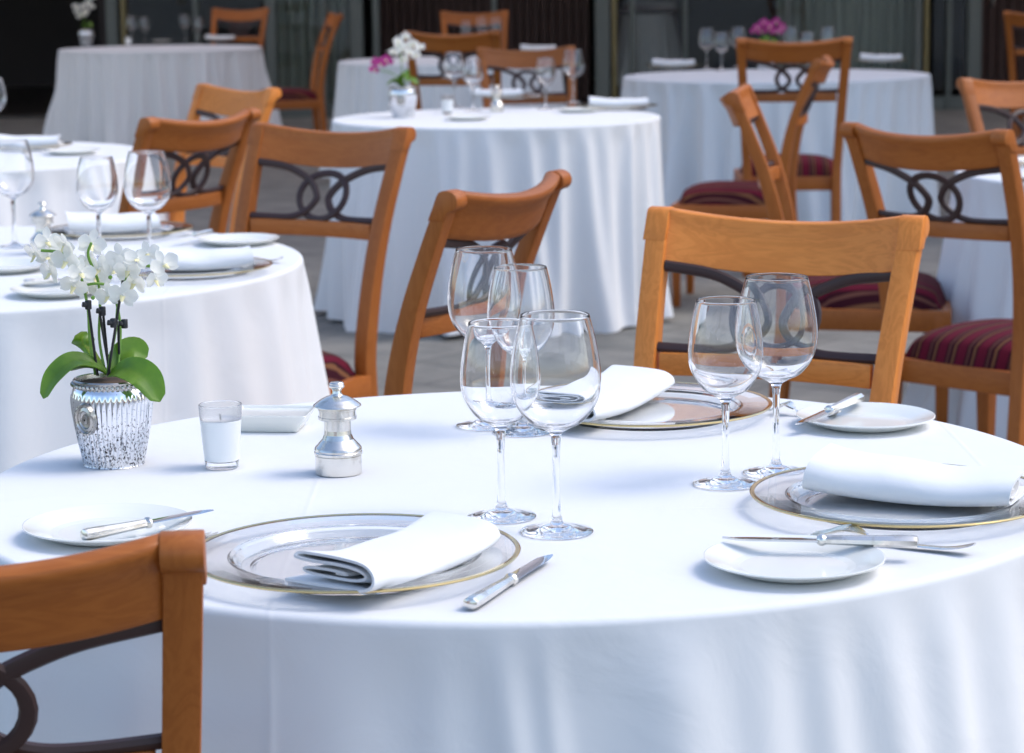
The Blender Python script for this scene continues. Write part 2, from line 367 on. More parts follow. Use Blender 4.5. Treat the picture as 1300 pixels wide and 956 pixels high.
# ------------------------------------------------------------------ tablecloths
def bell(x): return math.exp(-x*x)
def tablecloth(cx, cy, R, label, seed, ell=(0, 0), ridges=None, nth=540, hem=.03, drop=.75, flare=.10, amp=.05, fine=1, zt=.75, nr=20):
    rnd = random.Random(seed)
    if ridges is None:
        ridges = []; t = rnd.random()*.3
        while t < 2*pi-.1:
            w = rnd.uniform(.036, .066)*(.5+.5*fine); ridges.append((t, w, rnd.uniform(.6, 1.35), rnd.uniform(-.10, .10), 1))
            t += w*rnd.uniform(2.6, 4.4)
    pw = [(rnd.uniform(0, 6.28), rnd.uniform(1, 4), rnd.uniform(0, 6.28)) for _ in range(5)]
    P = []
    for i in range(nth):
        t = 2*pi*i/nth
        Re = R*(1+ell[0]*cos(2*t)+ell[1]*sin(2*t))
        row = []
        for k in range(nr):                        # top, out to the edge
            r = max(1e-5, (Re-.008)*(k/(nr-1)) ** .8)
            x, y = r*cos(t), r*sin(t)
            z = sum(.00012*sin(a+b*3*(x*cos(c)+y*sin(c))) for a, b, c in pw)
            row.append((x, y, z*min(1, (1-r/Re)*6)))
        for k in range(1, 7):                      # rolled edge
            a = pi/2*k/6; q = Re-.008+.008*sin(a); row.append((q*cos(t), q*sin(t), -.008+.008*cos(a)))
        nd = 30
        for k in range(1, nd+1):                   # the drop
            u = (k/nd) ** 1.25; d = u*(drop-hem-.008)
            f = 0
            for (rt, w, a, drift, sharp) in ridges:
                dt = (t-rt-drift*u+pi) % (2*pi)-pi
                f += a*bell(dt/(w*(1+.5*u)))
            f += .10*sin(9*t+seed)+.06*sin(17*t+2*seed+2*u)
            on = min(1, d/.06)*.30+.70*u ** .8
            rr = Re+flare*u ** 1.1+amp*on*(f-.75)*(.5+.5*u)
            hemz = .012*sin(5*t+seed)*u
            row.append((rr*cos(t), rr*sin(t), -.008-d+hemz))
        P.append(row)
    o = MB().grid(P, cu=True).build("tablecloth", M_cloth, smooth=80)
    o.location = (cx, cy, zt)
    return tag(o, label, "tablecloth", "white cloths draped over the round tables")

def angle_at(px):  # the angle on the front table's edge that shows at column px of the photograph's lower edge
    x = (px-650)/1500-.0128
    return -pi/2+math.asin(max(-1, min(1, x/.605)))
T1 = (.0128, 2.6655)
rg = [(angle_at(p), w, a, dr, 1) for p, w, a, dr in ((150, .05, .5, 0), (322, .010, .16, 0), (420, .06, .45, .05), (545, .035, .30, .03), (628, .03, .62, .12), (686, .022, .42, .10), (868, .075, 1.35, .08),
      (985, .05, .9, .05), (1075, .04, .75, .06), (1165, .05, 1.0, .10), (1262, .05, 1.1, .02), (1360, .06, .9, 0))]
rr0 = random.Random(5); tt = .05
while tt < 2*pi*.72:
    rg.append((tt, rr0.uniform(.05, .09), rr0.uniform(.5, 1.2), rr0.uniform(-.08, .08), 1)); tt += rr0.uniform(.18, .4)
tablecloth(T1[0], T1[1], .603, "white cloth on the front round table with gold rimmed plates and wine glasses", 3, ell=(.0147, .0158), ridges=rg, nth=1400, nr=40, amp=.055)
T5 = (-1.133, 4.77)
tablecloth(*T5, .722, "white cloth on the round table behind the orchid at the left", 11, amp=.06, nth=760)
T2 = (-.050, 9.32)
tablecloth(*T2, .625, "pleated white cloth on the middle table with white and pink orchids", 23, amp=.075, flare=.03, nth=640, hem=.008)
T3 = (-2.59, 18.3)
tablecloth(*T3, .75, "grey shaded cloth on the far table before the dark doorway", 31, amp=.11, flare=.04, fine=.55)
T4 = (1.372, 12.6)
tablecloth(*T4, .785, "pale cloth on the far table below the pink flowers", 43, amp=.10, flare=.03, fine=.7)
T6 = (-1.83, 7.65)
tablecloth(*T6, .70, "white cloth mostly cut off by the frame, beyond the table with the mill", 57, amp=.09, flare=.16)
T7 = (-.363, 15.2)
tablecloth(*T7, .69, "shaded cloth on the far table partly hidden behind the pink and white orchid", 61, amp=.09, flare=.05, fine=.8)
T8 = (1.87, 6.6)
tablecloth(*T8, .655, "white cloth seen through the open back of the chair at the right", 73, amp=.07)

tablecloth(atY(822, 20, 25.2).x, 25.2, .27, "white cloth on a table indoors, dim behind the dark window", 83, amp=.05, nth=240, nr=8, zt=.83)
# ------------------------------------------------------------------ chairs
def make_chair():
    t = thing("dining_chair", "", "chair")
    # side line of a back post: (y, z, half depth)
    line = [(.235, 0, .016), (.215, .22, .019), (.200, .42, .021), (.205, .52, .020), (.224, .64, .018), (.254, .75, .016), (.292, .85, .0145), (.317, .91, .0135), (.328, .935, .013)]
    def backy(z):
        for (a, b) in zip(line, line[1:]):
            if a[1] <= z <= b[1]: return a[0]+(b[0]-a[0])*(z-a[1])/(b[1]-a[1])
        return line[-1][0]
    def postx(z): return .178+.030*max(0, z-.42)/.53-.0*z
    hw = .0175
    for s in (-1, 1):
        m = MB(); pts = [(p.x, p.y) for p in smoothpath([(y, z, 0) for y, z, h in line], 4)]; n = len(pts)
        hs = [p.x for p in smoothpath([(h, 0, 0) for y, z, h in line], 4)]
        P = []
        for i, (y, z) in enumerate(pts):
            a, b = pts[max(0, i-1)], pts[min(n-1, i+1)]; ty, tz = b[0]-a[0], b[1]-a[1]; l = math.hypot(ty, tz); ny, nz = tz/l, -ty/l
            x = s*postx(z); h = hs[i]
            P.append([(x-hw, y-ny*h, z-nz*h), (x+hw, y-ny*h, z-nz*h), (x+hw, y+ny*h, z+nz*h), (x-hw, y+ny*h, z+nz*h)])
        m.grid(P, cv=True); m.f.append((0,1,2,3)); q = (n-1)*4; m.f.append((q, q+3, q+2, q+1))
        m.build("back_post", W_V, t, bevel=.003, seg=2)
        # rolled top of the post
        poly = [(y+.035, z) for y, z in [(.2640, .905), (.2735, .927), (.2805, .945), (.2845, .9515), (.291, .9545), (.300, .9555), (.309, .9535), (.316, .9485), (.3195, .941), (.3195, .933), (.316, .9265), (.310, .922), (.303, .9205), (.298, .917), (.291, .905)]]
        x = s*postx(.93)
        MB().prism(poly, x-hw-.0015, x+hw+.0015).build("scroll", W_V, t, bevel=.0016, seg=2, smooth=42)
        # front leg
        m = MB(); q0, q1 = .021, .0135
        P = [[(s*(.200-.004*(1-z/.40))+a*h, -.205+b*h, z) for a, b in ((-1,-1),(1,-1),(1,1),(-1,1))] for z, h in ((0, q1), (.2, .0175), (.36, q0), (.385, q0))]
        m.grid(P, cv=True); m.f += [(0,1,2,3), (12,15,14,13)]; m.build("leg", W_V, t, bevel=.003)
    # crest: curved board, hollowed, with rolled upper edge
    m = MB(); P = []; nx = 25; X = .190
    for i in range(nx):
        u = -1+2*i/(nx-1); x = X*u; dip = .019*(1-u*u); con = .034*(1-abs(u) ** 2.2)
        zt, zb = .952-dip, .873-dip*.95
        prof = []
        ft = .0095
        zs = [zb+(zt-zb)*k/7 for k in range(8)]
        front = [(backy(min(z+dip, .935))+con-ft, z) for z in zs]; back = [(backy(min(z+dip, .935))+con+ft+(.010 if k > 5 else .004 if k == 5 else 0), z-(.003 if k == 7 else 0)) for k, z in enumerate(zs)]
        prof = front+[((front[-1][0]+back[-1][0])/2, zt+.003)]+back[::-1]
        P.append([(x, y, z) for y, z in prof])
    m.grid(P, cv=True); k = len(P[0]); m.f += [tuple(range(k))[::-1], tuple((nx-1)*k+j for j in range(k))]
    m.build("crest_rail", W_H, t, bevel=.0015, seg=1, smooth=50)
    # lower rail
    m = MB(); P = []
    for i in range(13):
        u = -1+2*i/12; x = .172*u; con = .026*(1-u*u); y = backy(.715)+con
        P.append([(x, y-.010, .700), (x, y+.010, .700), (x, y+.010, .736), (x, y-.010, .736)])
    m.grid(P, cv=True); m.f += [(0,1,2,3), (48,51,50,49)]; m.build("lower_rail", W_H, t, bevel=.003)
    # interlaced brace: an oval ring crossed by two U-shaped loops
    def by(x, z): return backy(z)+.034*(1-(abs(x)/.19) ** 2)*(.6+.4*(z-.73)/.14)-.001
    zc, hz = .797, .060
    ring = []
    for k in range(28):
        a = 2*pi*k/28; x, z = .066*cos(a), zc-.006+.052*sin(a); ring.append((x, by(x, z)+.003*sin(2*a), z))
    MB().tube(ring, .0088, 8, closed=True, flat=.75).build("brace_ring", M_brace, t)
    for s in (-1, 1):
        pts = [(.186, .866), (.120, .856), (.078, .842), (.040, .822), (.018, .797), (.016, .780), (.036, .757), (.072, .743), (.120, .741), (.180, .743)]
        path = smoothpath([(s*x, by(x, z)+s*.004, z) for x, z in pts], 5)
        MB().tube(path, .0092, 8, flat=.75).build("brace_loop", M_brace, t)
    # seat frame and cushion
    m = MB(); out = [(-.222, -.226), (.222, -.226), (.196, .200), (-.196, .200)]; inn = [(-.196, -.200), (.196, -.200), (.172, .176), (-.172, .176)]
    P = [[(x, y, z) for x, y in o] for o, z in ((out, .342), (out, .398), (inn, .398), (inn, .342))]
    m.grid(P, cu=True, cv=True).build("seat_frame", W_H, t, bevel=.004)
    m = MB(); n = 22; P = []
    for i in range(n+1):
        v = -1+2*i/n; row = []
        for j in range(n+1):
            u = -1+2*j/n
            e = max(0, 1-abs(u) ** 5)*max(0, 1-abs(v) ** 5); e = e ** .38
            su = u*(1-.12*v*v*(abs(u) > .5)); wdt = .214-.012*(v+1)
            row.append((su*wdt, -.008+.206*v*(1-.10*u*u*(abs(v) > .5)), .398+.058*e+.016*(1-u*u)*(1-v*v)))
        P.append(row)
    m.grid(P); m.build("seat_cushion", M_seat, t, smooth=60)
    return t
chair0 = make_chair(); used = [0]
def chair(px, py, Y, phi, label, group, scale=1.0, tone=None):
    """px, py: where the middle of the chair's top rail shows; Y: its distance; phi 0 = facing the camera, 90 = facing right"""
    p = atY(px, py, Y); a = RAD(phi); d = .325*scale
    o = chair0 if not used[0] else copy_tree(chair0); used[0] = 1
    o.location = (p.x+d*sin(a), p.y-d*cos(a), 0); o.rotation_euler = (0, 0, a); o.scale = (scale,)*3
    tag(o, label, "chair", group)
    if tone:
        for ch in o.children:
            for i, w in enumerate((W_V, W_H)):
                if ch.data.materials[0] == w: ch.material_slots[0].link = 'OBJECT'; ch.material_slots[0].material = TONES[tone][i]
    return o
G1 = "wooden chairs round the front table"; GB = "wooden chairs at the tables behind"
chair(-78, 700, 1.87, 185, "chair cut off by the frame in the near left corner, seen from behind", G1, .92, "dark")
chair(994, 280, 3.72, -26, "chair facing the front table behind the pair of wine glasses at the right", G1, .985, "light")
chair(637, 235, 4.18, -116, "chair turned away behind the cluster of four wine glasses", GB, 1.0, "dark")
chair(418, 160, 5.72, -32, "chair facing forward before the middle table, its interlaced back showing whole", GB)
chair(252, 135, 6.30, -122, "chair seen from behind beyond the wine glass on the left table", GB, 1.0, "dark")
chair(298, 100, 7.75, -52, "chair half hidden behind another near the left table, facing front", GB, 1.0, "light")
chair(1177, 172, 5.45, 134, "chair seen from behind with its whole striped seat showing at the right", GB)
chair(942, 128, 6.65, 80, "chair facing right, crossing a second chair in front of the far table", GB, 1.03)
chair(1040, 74, 9.5, -102, "chair facing left in profile, with its maroon seat by the middle table", GB)
chair(1008, 50, 10.2, 176, "chair drawn up to the far table in front of the pink flowers, seen from behind", GB, 1.06, "dark")
chair(1298, 100, 7.75, 22, "chair cut off by the frame, facing forward beyond the right hand table", GB)
chair(305, 12, 20.0, -14, "chair behind the far left table, its top rail against the window", GB, 1.06)
chair(424, 14, 17.2, -78, "dark chair standing in profile by the narrow curtain", GB, 1.06, "dark")
chair(574, 38, 12.0, 172, "chair seen from behind at the hidden far table, above the orchids", GB, 1.06)
chair(668, 61, 11.2, 8, "chair facing forward behind the glasses on the middle table", GB)
chair(602, 12, 17.4, 2, "chair deepest in the panelled doorway, only its top rail showing", GB, 1.06)
chair(1325, 28, 15.0, 160, "chair at the very edge of the frame beside the dark doorway", GB, 1.06)

# ------------------------------------------------------------------ wine glasses
def glass_profiles(h, bowl, rim, foot, stem_top):
    """outer line from foot to rim, then the inner line of the bowl"""
    th = .0011; zb = stem_top; zm = zb+(h-zb)*.42
    outer_b = smoothpath([(.0043, zb-.012, 0), (.0062, zb-.001, 0), (bowl*.30, zb+.0045, 0), (bowl*.62, zb+.0125, 0), (bowl*.90, zb+.030, 0), (bowl, zm, 0), (bowl*.985, zm+.02, 0), ((bowl+rim)/2*1.005, (zm+h)/2+.012, 0), (rim, h, 0)], 7)
    ob = [(p.x, p.y) for p in outer_b]
    inner = [(max(0.00001, x-th-.0016*max(0, (zm-z)/(zm-zb)) ** 2), z+.0026*max(0, (zm-z)/(zm-zb)) ** 3) for x, z in ob if z > zb+.0055]
    bt = inner[0]
    inner = [(.00001, bt[1]-.0012), (bt[0]*.55, bt[1]-.0008)]+inner
    bowl_prof = ob+[(rim+th*.5*(cos(pi*k/6)-1)+.0, h+th*.5*sin(pi*k/6)) for k in range(1, 6)]+inner[::-1]
    stem = [(.0078, .0085), (.0056, .013), (.0042, .024), (.0037, .045), (.0036, zb*.7), (.0039, zb-.022), (.0043, zb-.012)]
    stem = [(p.x, p.y) for p in smoothpath([(x, z, 0) for x, z in stem], 4)]
    ft = [(.00001, .0012), (foot*.5, .0010), (foot*.97, .0004), (foot, .0010), (foot*.985, .0019), (foot*.75, .0029), (foot*.45, .0043), (.014, .0062), (.0078, .0085)]
    return bowl_prof, stem, ft
def make_glass(kind):
    p = glass_profiles(.2215, .0455, .0345, .0370, .102) if kind == "large" else glass_profiles(.204, .0410, .0320, .0360, .094)
    t = thing("wine_glass", "", "glass")
    MB().lathe(p[0], 56, hold=False).build("bowl", M_glass, t, smooth=0 or 70); MB().lathe(p[1], 28, hold=False).build("stem", M_glass, t, smooth=70); MB().lathe(p[2], 48, hold=False).build("foot", M_glass, t, smooth=70)
    return t
GL = {"large": make_glass("large"), "small": make_glass("small")}; gl_used = set()
def wineglass(px, py, kind, label, group):
    o = GL[kind] if kind not in gl_used else copy_tree(GL[kind]); gl_used.add(kind)
    p = at(px, py); o.location = p+Vector((0, 0, .0006)); o.rotation_euler = (0, 0, px*.37); tag(o, label, "glass", group); return o
GG = "empty wine glasses on the front table"; GH = "empty wine glasses on the tables behind"
wineglass(707, 676, "large", "tall wide wine glass nearest the rolled napkin, front of the cluster of four", GG)
wineglass(637, 657, "small", "smaller wine glass in the cluster of four, beside its nearest wide glass", GG)
wineglass(617, 541, "large", "tall wide wine glass at the back of the cluster of four", GG)
wineglass(663, 549, "small", "smaller wine glass at the back of the cluster, before the far plate", GG)
wineglass(985, 601, "large", "taller glass of the pair in front of the facing chair", GG)
wineglass(921, 615, "small", "shorter glass of the pair in front of the facing chair", GG)
wineglass(191, 338, "large", "tallest glass on the left table, behind the orchid blooms", GH)
wineglass(127, 331, "small", "smaller glass on the left table, in the middle of its row", GH)
wineglass(19, 314, "large", "glass on the left table beside its pepper mill at the frame's edge", GH)
wineglass(-7, 184, "large", "glass half cut off by the left edge of the frame", GH)
wineglass(577, 136, "large", "large glass beside the candle on the middle table", GH)
wineglass(601, 141, "small", "smaller glass between the candle and mill on the middle table", GH)
wineglass(693, 139, "small", "smaller glass behind the napkin on the middle table", GH)
wineglass(728, 131, "large", "large glass farthest right on the middle table", GH)
for i, (px, py, k, l) in enumerate(((168, 56, "large", "left glass of the row on the far left table"), (184, 54, "small", "second glass of the row on the far left table"), (235, 53, "large", "large glass by the napkin on the far left table"), (252, 55, "small", "glass nearest the napkin on the far left table"),
        (897, 88, "large", "leftmost glass on the table with pink flowers"), (916, 90, "small", "second glass from the left on the table with pink flowers"), (937, 86, "large", "glass beside the pink flowers, on their left"), (1003, 86, "large", "glass beside the pink flowers, on their right"), (1025, 90, "small", "second glass right of the pink flowers"), (1050, 86, "large", "rightmost glass on the table with pink flowers"),
        (592, 64, "small", "left glass on the hidden table below the doorway chair"), (612, 62, "large", "middle glass on the hidden table below the doorway chair"), (630, 63, "large", "right glass on the hidden table below the doorway chair"))):
    wineglass(px, py, k, l, GH)

# ------------------------------------------------------------------ chargers, bread plates
def make_charger():
    t = thing("charger_plate", "", "plate")
    up = [(.00001, .0052), (.100, .0052), (.108, .0058), (.1125, .0098), (.1155, .0135), (.119, .0150), (.135, .0157), (.1565, .0172)]
    dn = [(.1575, .0160), (.1565, .0148), (.135, .0128), (.121, .0118), (.1175, .0095), (.113, .0045), (.109, .0008), (.100, .0006), (.094, .0018), (.00001, .0018)]
    MB().lathe(up+dn, 96).build("dish", M_plateglass, t, smooth=70)
    MB().lathe([(.1530, .01700), (.1568, .01750), (.1580, .0166), (.1570, .0147), (.1530, .0141)], 96).build("gold_rim", M_gold, t, smooth=60)
    return t
CH = make_charger(); ch_used = [0]
def charger(x, y, label, z=.75):
    o = CH if not ch_used[0] else copy_tree(CH); ch_used[0] = 1
    o.location = (x, y, z+.001); tag(o, label, "plate", "gold rimmed glass charger plates"); return o
CP = [(-.152, 2.269), (.405, 2.498), (.170, 3.044)]
charger(*CP[0], "gold rimmed glass plate in front, under the rolled napkin with open end")
charger(*CP[1], "gold rimmed glass plate at the right, crossed by a long napkin")
charger(*CP[2], "gold rimmed glass plate at the back of the front table")
q = at(238, 350); c5a = (q.x, q.y+.02); charger(*c5a, "gold rimmed plate near the edge of the left table, below the napkin")
q = at(152, 300); c5b = (q.x, q.y); charger(*c5b, "gold rimmed plate across the left table, behind the blooms")
q = at(655, 130); charger(q.x, q.y+.25, "gold rimmed plate at the back of the middle table, beside the mill")
q = at(785, 139); c2b = (q.x, q.y); charger(*c2b, "gold rimmed plate on the right of the middle table")
q = at(855, 86); c4a = (q.x, q.y); charger(*c4a, "gold rimmed plate on the left of the table with pink flowers")
q = at(1118, 79); c4b = (q.x, q.y); charger(*c4b, "gold rimmed plate on the right of the table with pink flowers")
q = at(30, 190); c6a = (q.x, q.y); charger(*c6a, "gold rimmed plate on the table cut off at the left")
q = at(280, 52); c3a = (q.x, q.y); charger(*c3a, "gold rimmed plate on the far left table")
q = at(683, 66); c7a = (q.x, q.y); charger(*c7a, "gold rimmed plate on the hidden far table")
q = at(1330, 210); charger(q.x, q.y, "gold rimmed plate on the right hand table by the frame's edge")

def make_bread():
    t = MB().lathe([(.00001, .0035), (.050, .0035), (.058, .0048), (.072, .0100), (.0840, .0138), (.0852, .0134), (.0850, .0120), (.074, .0078), (.062, .0030), (.054, .0004), (.050, .0004), (.047, .0016), (.00001, .0016)], 72).build("bread_plate", M_porcelain, smooth=60)
    return t
BP = make_bread(); bp_used = [0]
def bread(x, y, label):
    o = BP if not bp_used[0] else copy_tree(BP); bp_used[0] = 1
    o.location = (x, y, .751); tag(o, label, "plate", "small white bread plates"); return o
bread(-.412, 2.419, "white bread plate beside the near left chair, knife lying across it")
bread(.435, 2.963, "white bread plate at the far right of the front table, knife on its rim")
bread(.263, 2.240, "white bread plate nearest the camera, knife laid over it")
for px, py, l in ((75, 370, "white bread plate on the left table behind the orchid"), (303, 306, "white bread plate at the right edge of the left table"), (7, 340, "white bread plate cut off by the frame, on the left table"), (92, 193, "white bread plate on the table cut off at the left"), (594, 150, "white bread plate by the mill on the middle table"), (735, 140, "white bread plate before the napkin on the middle table"), (505, 66, "white bread plate on the hidden far table"), (205, 52, "white bread plate on the far left table"), (1325, 226, "white bread plate on the right hand table")):
    q = at(px, py, .757); bread(q.x, q.y, l)

# ------------------------------------------------------------------ napkins
def napkin_mesh(Ln, W, Hn, seed, th=.0026):
    """linen folded over and over into a flat roll; the section is followed from the outer flap to the inmost turn"""
    rnd = random.Random(seed); nl = 30; P = []
    ph = [rnd.uniform(0, 6.28) for _ in range(8)]
    sec = [(.64, .05), (.30, .045), (-.28, .045), (-.46, .13), (-.53, .36), (-.50, .66), (-.36, .90), (-.05, .985), (.30, 1.0), (.44, .985), (.485, .92), (.46, .83), (.25, .79), (-.08, .80), (-.30, .70), (-.38, .50), (-.32, .31), (-.12, .22), (.18, .25), (.38, .34), (.43, .47), (.36, .60), (.12, .62), (-.10, .55), (-.14, .45), (.02, .41)]
    for i in range(nl):
        u = i/(nl-1); x = Ln*(u-.5)
        wv = 1+.05*sin(2.4*u+ph[0])+.015*sin(9*u+ph[1]); hv = 1-.16*u+.06*sin(4*u+ph[2])
        pts = [((y+.03*sin(2.2*u+k*.55+ph[3])*(.3+.7*(k > 10))+(.05*sin(3*u+ph[6]) if k == 0 else 0))*W*wv, (z*hv+.035*sin(3.1*u+k*.8+ph[4])*(k > 11))*Hn, k/len(sec)) for k, (y, z) in enumerate(sec)]
        line = smoothpath(pts, 4); n = len(line)-1; A, B = [], []
        for k, p in enumerate(line):
            a, b = line[max(0, k-1)], line[min(n, k+1)]; tx, ty = b.x-a.x, b.y-a.y; l = math.hypot(tx, ty) or 1; nx, ny = -ty/l, tx/l
            s_ = k/n; e = min(1, u/.12) if u < .5 else min(1, (1-u)/.12)
            xe = x+(1-e)*(.003*sin(17*s_+ph[5])+(.010*s_ if u < .5 else -.012*s_))
            sag = .0012*sin(13*u+6*s_+ph[7]); dz = -.0078*(1-(2*u-1) ** 2)
            A.append((xe, p.x+nx*th/2, max(th/2, p.y)+ny*th/2+sag*(p.y > Hn*.3)+dz)); B.append((xe, p.x-nx*th/2, max(th/2, p.y)-ny*th/2+sag*(p.y > Hn*.3)+dz))
        P.append(A+B[::-1])
    m = MB().grid(P, cv=True); k = len(P[0])
    for e in (0, nl-1):
        for j in range(k//2-1): m.f.append((e*k+j, e*k+j+1, e*k+k-2-j, e*k+k-1-j))
    return m.mesh("napkin", M_napkin, smooth=50)
def napkin(a, b, label, W=.075, Hn=.036, seed=1, z=.757, me=None):
    """a, b: the two ends on the table"""
    a, b = Vector(a), Vector(b); d = b-a
    o = link("napkin", me or napkin_mesh(d.length, W, Hn, seed))
    o.location = ((a.x+b.x)/2, (a.y+b.y)/2, z); o.rotation_euler = (0, 0, math.atan2(d.y, d.x))
    tag(o, label, "napkin", "rolled white napkins"); return o
def a2(px, py, z): p = at(px, py, z); return (p.x, p.y)
napkin(a2(421, 745, .768), a2(590, 683, .768), "white rolled napkin on the front plate, its open end towards the camera", W=.082, Hn=.026, seed=4, z=.7665)
napkin(a2(1036, 612, .768), a2(1298, 632, .768), "white rolled napkin lying across the right hand plate", W=.092, Hn=.034, seed=9, z=.7665)
napkin(a2(712, 532, .768), a2(815, 489, .768), "white rolled napkin on the back plate, half seen through a wine glass", W=.086, Hn=.028, seed=14, z=.7665)
napkin((c5a[0]-.08, c5a[1]+.0), (c5a[0]+.12, c5a[1]+.02), "white rolled napkin on the near plate of the left table", seed=21, W=.08, Hn=.034, z=.7665)
napkin((c5b[0]-.11, c5b[1]-.03), (c5b[0]+.08, c5b[1]+.03), "white rolled napkin on the far plate of the left table", seed=22, W=.085, Hn=.038, z=.7665)
far_nap = napkin_mesh(.24, .08, .034, 30)
for (x, y), r, l in ((c2b, .1, "white rolled napkin on the right of the middle table"), ((at(628, 128).x, at(655, 130).y+.24), .3, "white rolled napkin behind the mill on the middle table"), (c4a, .02, "white rolled napkin on the left of the table with pink flowers"), (c4b, .0, "white rolled napkin on the right of the table with pink flowers"), (c6a, .05, "white rolled napkin on the table cut off at the left"), (c3a, .05, "white rolled napkin on the right of the far left table"), (c7a, .1, "white rolled napkin on the hidden far table")):
    napkin((x-.12*cos(r), y-.12*sin(r)), (x+.12*cos(r), y+.12*sin(r)), l, me=far_nap, z=.7665)

# ------------------------------------------------------------------ cutlery
def make_knife():
    t = thing("table_knife", "", "knife")
    # handle: eight sided, along +x from -.10 to 0; blade 0 to .10
    P = []
    for x, w, h in ((-.100, .0035, .0025), (-.0985, .0072, .0052), (-.094, .0082, .0060), (-.070, .0078, .0056), (-.030, .0064, .0046), (-.006, .0056, .0042), (-.003, .0052, .004)):
        P.append([(x, w*cos(pi/8+pi/4*k), .0062+h*sin(pi/8+pi/4*k)) for k in range(8)])
    m = MB().grid(P, cv=True); m.f += [tuple(range(8))[::-1], tuple(48+k for k in range(8))]; m.build("handle", M_silver, t, smooth=30)
    m = MB().lathe([(.00001, -.0045), (.0055, -.0042), (.0070, -.001), (.0068, .002), (.0045, .005), (.00001, .006)], 16)
    m.v = [(v[2], v[0], .0062+v[1]*.8) for v in m.v]; m.build("bolster", M_silver, t)
    P = []
    for i in range(15):
        u = i/14; x = .004+.100*u
        top = .0072 if u < .75 else .0072-.009*((u-.75)/.25) ** 1.6; bot = -.0066*(1-.25*u) if u < .6 else -.0056*(1-((u-.6)/.4) ** 2)-.0018*((u-.6)/.4)
        P.append([(x, bot, .0060), (x, (bot+top)/2, .0069), (x, top, .0072), (x, top, .0054), (x, (bot+top)/2, .0055)])
    m = MB().grid(P, cv=True); m.f += [(0,1,2,3,4), (70,74,73,72,71)]; m.build("blade", M_blade, t, smooth=25)
    return t
KN = make_knife(); kn_used = [0]
def knife(handle, tip, label, tilt=0, z=.7505, roll=0, length=None):
    h, t = Vector(handle), Vector(tip); d = t-h
    o = KN if not kn_used[0] else copy_tree(KN); kn_used[0] = 1
    s = d.length/.204
    mid = h+d*(.1/.204)
    o.location = (mid.x, mid.y, z); o.rotation_euler = (roll, -tilt, math.atan2(d.y, d.x)); o.scale = (s, 1.0, 1.05)
    tag(o, label, "knife", "silver knives"); return o
knife(a2(105, 676, .772), a2(270, 644, .772), "silver knife on the bread plate by the near left chair", z=.7625, roll=-.04)
knife(a2(1092, 501, .775), a2(1011, 539, .765), "silver knife with dark blade on the far right bread plate", z=.7625, tilt=-.04, roll=-.04)
knife(a2(1166, 687, .770), a2(917, 682, .770), "silver knife across the bread plate nearest the camera", z=.7630, roll=-.04)
knife(a2(596, 770, .755), a2(700, 707, .755), "silver knife lying on the cloth beside the front plate", z=.7505)
knife(a2(268, 293, .77), a2(225, 307, .76), "knife on the bread plate at the right edge of the left table", z=.7625)
knife(a2(30, 358, .77), a2(112, 352, .77), "knife on the bread plate behind the orchid blooms", z=.7625)
def make_fork():
    t = thing("table_fork", "", "fork")
    def zc(x): return .0028+.010*math.exp(-((x-.062)/.030) ** 2)+(.006*((-x-.06)/.05) ** 2 if x < -.06 else 0)
    P = []
    for i in range(25):
        u = i/24; x = -.115+.150*u
        w = .0075*(1-u) ** .9+.0028 if u < .7 else .0045-.0015*abs((u-.85)/.15); w = max(.0026, w*(1 if u > .02 else .55)); z = zc(x)
        P.append([(x, -w, z), (x, 0, z+.0016), (x, w, z), (x, 0, z-.0012)])
    m = MB().grid(P, cv=True); m.f += [(0,1,2,3), (96,99,98,97)]; m.build("handle", M_silver, t, smooth=60)
    P = []
    for i in range(9):
        u = i/8; x = .034+.030*u; w = .003+.0098*(1-(1-u) ** 2); z = zc(x)
        P.append([(x, -w, z+.0018), (x, 0, z), (x, w, z+.0018), (x, w, z+.0003), (x, 0, z-.0016), (x, -w, z+.0003)])
    m = MB().grid(P, cv=True); m.f += [(0,1,2,3,4,5), (48,53,52,51,50,49)]; m.build("head", M_silver, t, smooth=60)
    for k in range(4):
        y = -.0110+k*.00733; path = [(.062+.052*j/6, y*(1-.06*j/6), zc(.062+.052*j/6)+.0006) for j in range(7)]
        MB().tube(path, [.0021, .0020, .0019, .0018, .0016, .0014, .0008], 6, flat=.6).build("tine", M_silver, t)
    return t
FK = make_fork(); fk_used = [0]
def fork(handle, tip, label, z=.7515):
    h, t = Vector(handle), Vector(tip); d = t-h
    o = FK if not fk_used[0] else copy_tree(FK); fk_used[0] = 1
    o.location = (*(h+d*.5), z); o.rotation_euler = (0, 0, math.atan2(d.y, d.x)); o.scale = (d.length/.229, 1, 1)
    tag(o, label, "fork", "silver forks"); return o
fork(a2(1237, 703, .752), a2(1030, 682, .752), "silver fork between the right plate and the nearest bread plate")
fork(a2(165, 770, .752), a2(281, 680, .752), "silver fork mostly hidden behind the near left chair")
fork(a2(1066, 532, .752), a2(978, 523, .752), "silver fork by the taller glass of the pair")
fork(a2(358, 333, .752), a2(300, 330, .752), "silver fork at the right edge of the left table")

